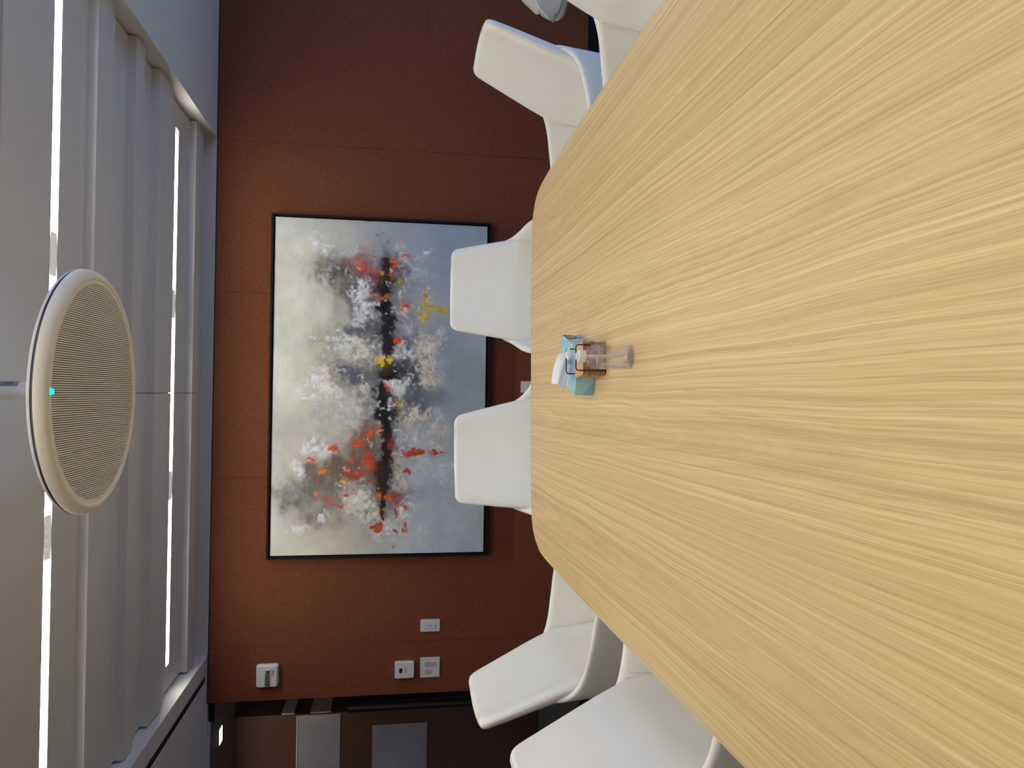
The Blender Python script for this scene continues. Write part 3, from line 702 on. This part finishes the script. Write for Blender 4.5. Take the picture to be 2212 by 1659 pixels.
for nm, a in (('frame_rail', (FX0, FX1, -.048, -.0005, FZ1-FZ0-.013, FZ1-FZ0)), ('frame_rail', (FX0, FX1, -.048, -.0005, 0, .013)), ('frame_stile', (FX0, FX0+.013, -.048, -.0005, .0132, FZ1-FZ0-.0132)), ('frame_stile', (FX1-.013, FX1, -.048, -.0005, .0132, FZ1-FZ0-.0132))):
    bxo(nm, 'black_frame', pt, *a, bev=.001, seg=1)

# ---------------------------------------------------------------- wall devices
def plate(bm, x0, x1, z0, z1, y0, y1, r, bev=.0015):
    P = rrect(x0, x1, z0, z1, r); n = len(P); cxm, czm = (x0+x1)/2, (z0+z1)/2
    rows = [[(x, y0, z) for x, z in P], [(x, y1+bev, z) for x, z in P], [(cxm+(x-cxm)*(1-2*bev/(x1-x0)), y1, czm+(z-czm)*(1-2*bev/(z1-z0))) for x, z in P]]
    grid_rows(bm, rows, True, True, True)
RW = (PI/2, 0, 0)
def P(name, m, parent, x0, x1, z0, z1, y0, y1, r=.002, bev=.001, smooth=True):
    bm = bmesh.new(); plate(bm, x0, x1, z0, z1, y0, y1, r, bev); return obj(name, bm, m, parent, smooth, 35)
fs = thing('fire_strobe', 'white square wall strobe marked FIRE in red', 'fire alarm', (-1.696, YB, 1.998))
P('back_box', 'white_plastic', fs, -.066, .066, -.064, .064, 0, -.022, .012, .003)
h = P('housing', 'white_plastic', fs, -.063, .060, -.058, .058, -.0221, -.036, .010, .003)
bm = bmesh.new()
P('lens_bezel', 'white_plastic', fs, -.058, .042, -.020, .016, -.0361, -.041, .004, .002)
bm = bmesh.new(); rng = random.Random(3); nx, nz = 10, 4
vs = [[bm.verts.new((-.055+.094*i/nx, -.0415-(.010*rng.random() if 0 < j < nz else 0), -.016+.028*j/nz)) for j in range(nz+1)] for i in range(nx+1)]
for i in range(nx):
    for j in range(nz):
        bm.faces.new((vs[i][j], vs[i+1][j], vs[i+1][j+1])); bm.faces.new((vs[i][j], vs[i+1][j+1], vs[i][j+1]))
obj('strobe_lens', bm, 'chrome', fs)['label'] = 'faceted clear strobe lens'
text_mesh('fire_lettering', 'FIRE', .021, 'red_print', fs, (.020, -.0366, -.036), RW)
ts = thing('thermostat', 'white rounded wall thermostat with a small dark display', 'thermostat', (-1.6975, YB, 1.1875))
P('body', 'white_plastic', ts, -.050, .050, -.0585, .0585, 0, -.026, .010, .003)
P('display', 'dark_screen', ts, -.016, .012, .014, .032, -.0261, -.0268, .0012, .0004)
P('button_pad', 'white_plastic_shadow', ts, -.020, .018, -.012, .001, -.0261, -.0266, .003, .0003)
P('maker_mark', 'grey_print', ts, .020, .032, -.047, -.044, -.0261, -.0264, .0008, .0002)
sw = thing('wall_switch', 'single white switch plate with a printed paddle, nearest the painting', 'switch', (-1.4355, YB, 1.0335))
P('plate', 'white_plastic', sw, -.0375, .0375, -.060, .060, 0, -.007, .002, .001)
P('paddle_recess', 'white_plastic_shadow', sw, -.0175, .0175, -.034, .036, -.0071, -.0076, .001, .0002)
pd_ = P('paddle', 'white_plastic', sw, -.016, .016, -.0335, .0335, -.0077, -.0105, .001, .0006)
text_mesh('paddle_lettering', 'Toggle', .0125, 'grey_print', pd_, (0, -.0108, 0), (PI/2, PI/2, 0))
bm = bmesh.new(); lathe(bm, [(.0022, 0), (.0022, .0006)], 12); led = obj('indicator', bm, 'ink', pd_); led.location = (0, -.0111, -.027); led.rotation_euler = RW
kp = thing('keypad_plate', 'square white wall keypad with two columns of slim buttons', 'keypad', (-1.693, YB, 1.0315))
P('plate', 'white_plastic', kp, -.061, .061, -.060, .060, 0, -.007, .002, .001)
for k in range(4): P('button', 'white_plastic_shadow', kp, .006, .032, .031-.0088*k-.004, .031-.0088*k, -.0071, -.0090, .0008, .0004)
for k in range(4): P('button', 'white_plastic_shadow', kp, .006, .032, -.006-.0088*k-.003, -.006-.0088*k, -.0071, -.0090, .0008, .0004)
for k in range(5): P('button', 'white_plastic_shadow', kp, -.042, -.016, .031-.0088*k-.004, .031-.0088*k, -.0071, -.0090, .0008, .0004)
ol = thing('wall_outlet', 'white wall power outlet just above the far table edge', 'outlet', (.0485, YB, .424))
P('plate', 'white_plastic', ol, -.036, .036, -.059, .059, 0, -.007, .002, .001)
so_ = P('socket_face', 'white_gloss', ol, -.017, .017, -.034, .034, -.0071, -.0092, .0015, .0005)
for z in (.018, -.018):
    P('slot', 'ink', so_, -.008, -.0055, z-.003, z+.006, -.0093, -.0095, .0004, .0001); P('slot', 'ink', so_, .0055, .008, z-.003, z+.005, -.0093, -.0095, .0004, .0001)
    P('earth_hole', 'ink', so_, -.0025, .0025, z-.013, z-.008, -.0093, -.0095, .002, .0001)

# ---------------------------------------------------------------- things on the table
ZT = .7402
TH = math.radians(-15)
bx_ = thing('tissue_box', 'flat light blue tissue box with circle print, on the oak table', 'tissue box', (-.002+.0015, 2.104, ZT), TH)
Lx, Ly, Hh = .133, .214, .053
bm = bmesh.new(); box(bm, 0, Lx, 0, Ly, 0, Hh, .0012, 2); obj('carton', bm, 'tissue_box', bx_)
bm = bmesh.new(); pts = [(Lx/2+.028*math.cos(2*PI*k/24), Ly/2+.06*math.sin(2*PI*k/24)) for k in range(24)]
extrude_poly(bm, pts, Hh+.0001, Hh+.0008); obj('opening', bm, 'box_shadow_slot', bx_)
bm = bmesh.new(); P2 = [(Lx+.0003, y, z) for y, z in [(.214-.004, Hh-.006)]]
n = 14; pts = [(Ly-.004, Hh-.003), (Ly-.075, Hh-.003)]+[(Ly-.04-.035*math.cos(PI*k/n), Hh-.003-.034*math.sin(PI*k/n)) for k in range(n, -1, -1)][::-1]
rows = [[(Lx+.0002, y, z) for y, z in pts], [(Lx+.0006, y, z) for y, z in pts]]
grid_rows(bm, rows, True, True, True); obj('end_badge', bm, 'ink', bx_)['label'] = 'dark rounded badge on the box end'
bm = bmesh.new()
for k, (a, b) in enumerate(((.012, .05), (.018, .044), (.022, .04))): box(bm, Lx+.0007, Lx+.001, Ly-.058+a*.4, Ly-.04+b*.35, Hh-.012-.008*k, Hh-.009-.008*k)
obj('badge_print', bm, 'white_plastic', bx_)
# tissue: a folded sheet pulled up out of the box and leaning over
A = catmull([(.128, 2.170, .786), (.126, 2.168, .812), (.108, 2.160, .832), (.068, 2.150, .846), (.031, 2.142, .852)], 5)
B = catmull([(.086, 2.150, .786), (.080, 2.140, .799), (.060, 2.128, .808), (.034, 2.120, .817), (.007, 2.112, .827)], 5)
bm = bmesh.new(); rows = []; ct, st = math.cos(-TH), math.sin(-TH)
for i, (pa, pb) in enumerate(zip(A, B)):
    f = i/(len(A)-1); row_ = []
    for k in range(15):
        g = k/14; p = np.array(pa)*(1-g)+np.array(pb)*g
        fold = -.014*(1-abs(2*g-1.1)/1.1)*(.3+.7*f)+.006*(1-f)*math.sin(g*PI*3+.6)
        p = p+np.array((.012*(1-abs(2*g-1))*f*f-.0*g, fold, .003*math.sin(PI*g)*f))
        dx, dy = p[0]-bx_.location.x, p[1]-bx_.location.y
        row_.append((ct*dx-st*dy, st*dx+ct*dy, p[2]-ZT))
    rows.append(row_)
grid_rows(bm, rows, False); tis = obj('tissue', bm, 'tissue_white', bx_, True, 180)
md = tis.modifiers.new('thickness', 'SOLIDIFY'); md.thickness = .0006
# coaster holder and coasters
HX, HY = .0965, 2.022; HR = math.radians(4)
ch = thing('coaster_holder', 'black wire holder around the stack of coasters', 'coaster holder', (HX, HY, ZT), HR)
r = .0016
def uframe(y, top):
    z0 = .0020; hw = .034
    pts = [(-hw, y, z0), (-hw, y, top-.006), (-hw+.002, y, top-.002), (-hw+.006, y, top), (hw-.006, y, top), (hw-.002, y, top-.002), (hw, y, top-.006), (hw, y, z0)]
    bm = bmesh.new(); tube(bm, pts, r, 8); obj('wire_hoop', bm, 'black_metal', ch, True)
uframe(-.0475, .083); uframe(.0475, .087)
bm = bmesh.new()
for x in (-.034, .034): tube(bm, [(x, -.0475, .0019), (x, .0475, .0019)], .0016, 8)
obj('wire_base', bm, 'black_metal', ch, True)
names = ['topmost', 'second from the top', 'third from the top', 'fourth from the top', 'fifth from the top', 'middle one', 'fifth from the bottom', 'fourth from the bottom', 'third from the bottom', 'second from the bottom', 'bottom one']
n = 11; tk = .0036; gap = .0056
cm = None
for k in range(n):
    j = n-1-k
    if cm is None:
        bm = bmesh.new(); pts = rrect(-.0455, .0455, -.0445, .0445, .010, 4)
        def sc2(s): return [(x*s, y*s) for x, y in pts]
        grid_rows(bm, [[(x, y, 0.0) for x, y in sc2(.975)], [(x, y, .0006) for x, y in sc2(1)], [(x, y, tk-.0006) for x, y in sc2(1)], [(x, y, tk) for x, y in sc2(.975)]], True, True, True)
        o = obj('cork_coaster', bm, 'cork', None, True, 30); cm = o.data
        cm.materials.append(M['cork_edge'])
        for p in cm.polygons:
            if abs(p.normal.z) < .8: p.material_index = 1
    else:
        o = bpy.data.objects.new('cork_coaster', cm); COL.objects.link(o)
    o.location = (HX+random.uniform(-.001, .001), HY+random.uniform(-.001, .001), ZT+.0037+k*gap); o.rotation_euler = (0, 0, HR+math.radians(random.uniform(-1.5, 1.5)))
    tag(o, 'square cork coaster in the black wire holder, %s of the stack' % names[j], 'coaster', 'cork coasters in the wire holder')
# hand sanitiser bottle
hb = thing('sanitizer_bottle', 'clear pump bottle of hand sanitizer standing on the oak table', 'bottle', (.0925, 1.765, ZT))
prof = [(.024, .0), (.0275, .0015), (.0292, .005), (.0292, .082), (.0290, .088), (.0275, .097), (.0235, .1045), (.0175, .109), (.0135, .1105), (.0125, .112), (.0125, .118)]
bm = bmesh.new(); lathe(bm, prof, 48, cap1=False); obj('shell', bm, 'clear_plastic', hb, True, 60)
bm = bmesh.new(); lathe(bm, [(.0265, .0118), (.0280, .0125), (.0280, .078), (.0278, .0781)], 48); obj('gel', bm, 'gel', hb, True, 50)
bm = bmesh.new(); lathe(bm, [(.0290, .0835), (.0294, .0845), (.0294, .0875), (.0288, .0885)], 48, cap0=False, cap1=False); obj('shoulder_ring', bm, 'hazy_plastic', hb, True)
bm = bmesh.new(); lathe(bm, [(.0272, .0035), (.0286, .006), (.0286, .0105), (.020, .0115), (.012, .009)], 40); obj('base_glint_disc', bm, 'hazy_plastic', hb, True)  # added pale disc, its whitish haze stands for refracted glints in the base
bm = bmesh.new(); tube(bm, [(0, 0, .118), (0, 0, .09), (.001, 0, .06), (.004, 0, .03), (.008, 0, .0125)], .0040, 10); obj('dip_tube', bm, 'tube_plastic', hb, True)
bm = bmesh.new(); lathe(bm, [(.0138, .1125), (.0140, .1135), (.0140, .128), (.0128, .1295), (.0085, .1305), (.0085, .134), (.0050, .1345), (.0042, .150)], 32); cap = obj('collar', bm, 'pump_white', hb, True, 40)
bm = bmesh.new()
for k in range(36):
    a = 2*PI*k/36; tube(bm, [(.0140*math.cos(a), .0140*math.sin(a), .114), (.0140*math.cos(a), .0140*math.sin(a), .128)], .0005, 4)
obj('collar_ribs', bm, 'pump_white', cap)
bm = bmesh.new(); rows = []
for f, hw, z0, z1 in ((-.008, .0045, .149, .154), (-.003, .0065, .148, .157), (.005, .006, .149, .158), (.012, .0042, .150, .157), (.019, .0032, .148, .153), (.023, .0026, .145, .149)):
    rows.append([(f*.80, f*.6-hw*0, 0) for _ in range(1)])
    rows[-1] = [(f*math.cos(.5)+q*hw*-math.sin(.5), f*math.sin(.5)+q*hw*math.cos(.5), z) for q, z in ((-1, z0), (1, z0), (.9, z1), (-.9, z1))]
grid_rows(bm, rows, True, True, True); obj('pump_head', bm, 'pump_white', hb, True, 50)
def wrap(bm, a0, a1, z0, z1, r, n=16):
    rows = [[(r*math.cos(math.radians(a0+(a1-a0)*i/n)), r*math.sin(math.radians(a0+(a1-a0)*i/n)), z) for i in range(n+1)] for z in (z0, z1)]
    grid_rows(bm, rows, False)
bm = bmesh.new(); wrap(bm, 172, 236, .012, .080, .0295); lab = obj('label_sheet', bm, 'label_film', hb, True)
bm = bmesh.new()
for k in range(11):
    wrap(bm, 206, 230-6*(k % 3), .020+.0048*k, .0215+.0048*k, .0297, 6)
obj('label_text', bm, 'grey_print', lab)
bm = bmesh.new()
for k in range(5): wrap(bm, 20+4*(k % 2), 60-5*(k % 3), .046+.004*k, .0474+.004*k, .0293, 6)
obj('rear_label_text', bm, 'grey_print', lab)
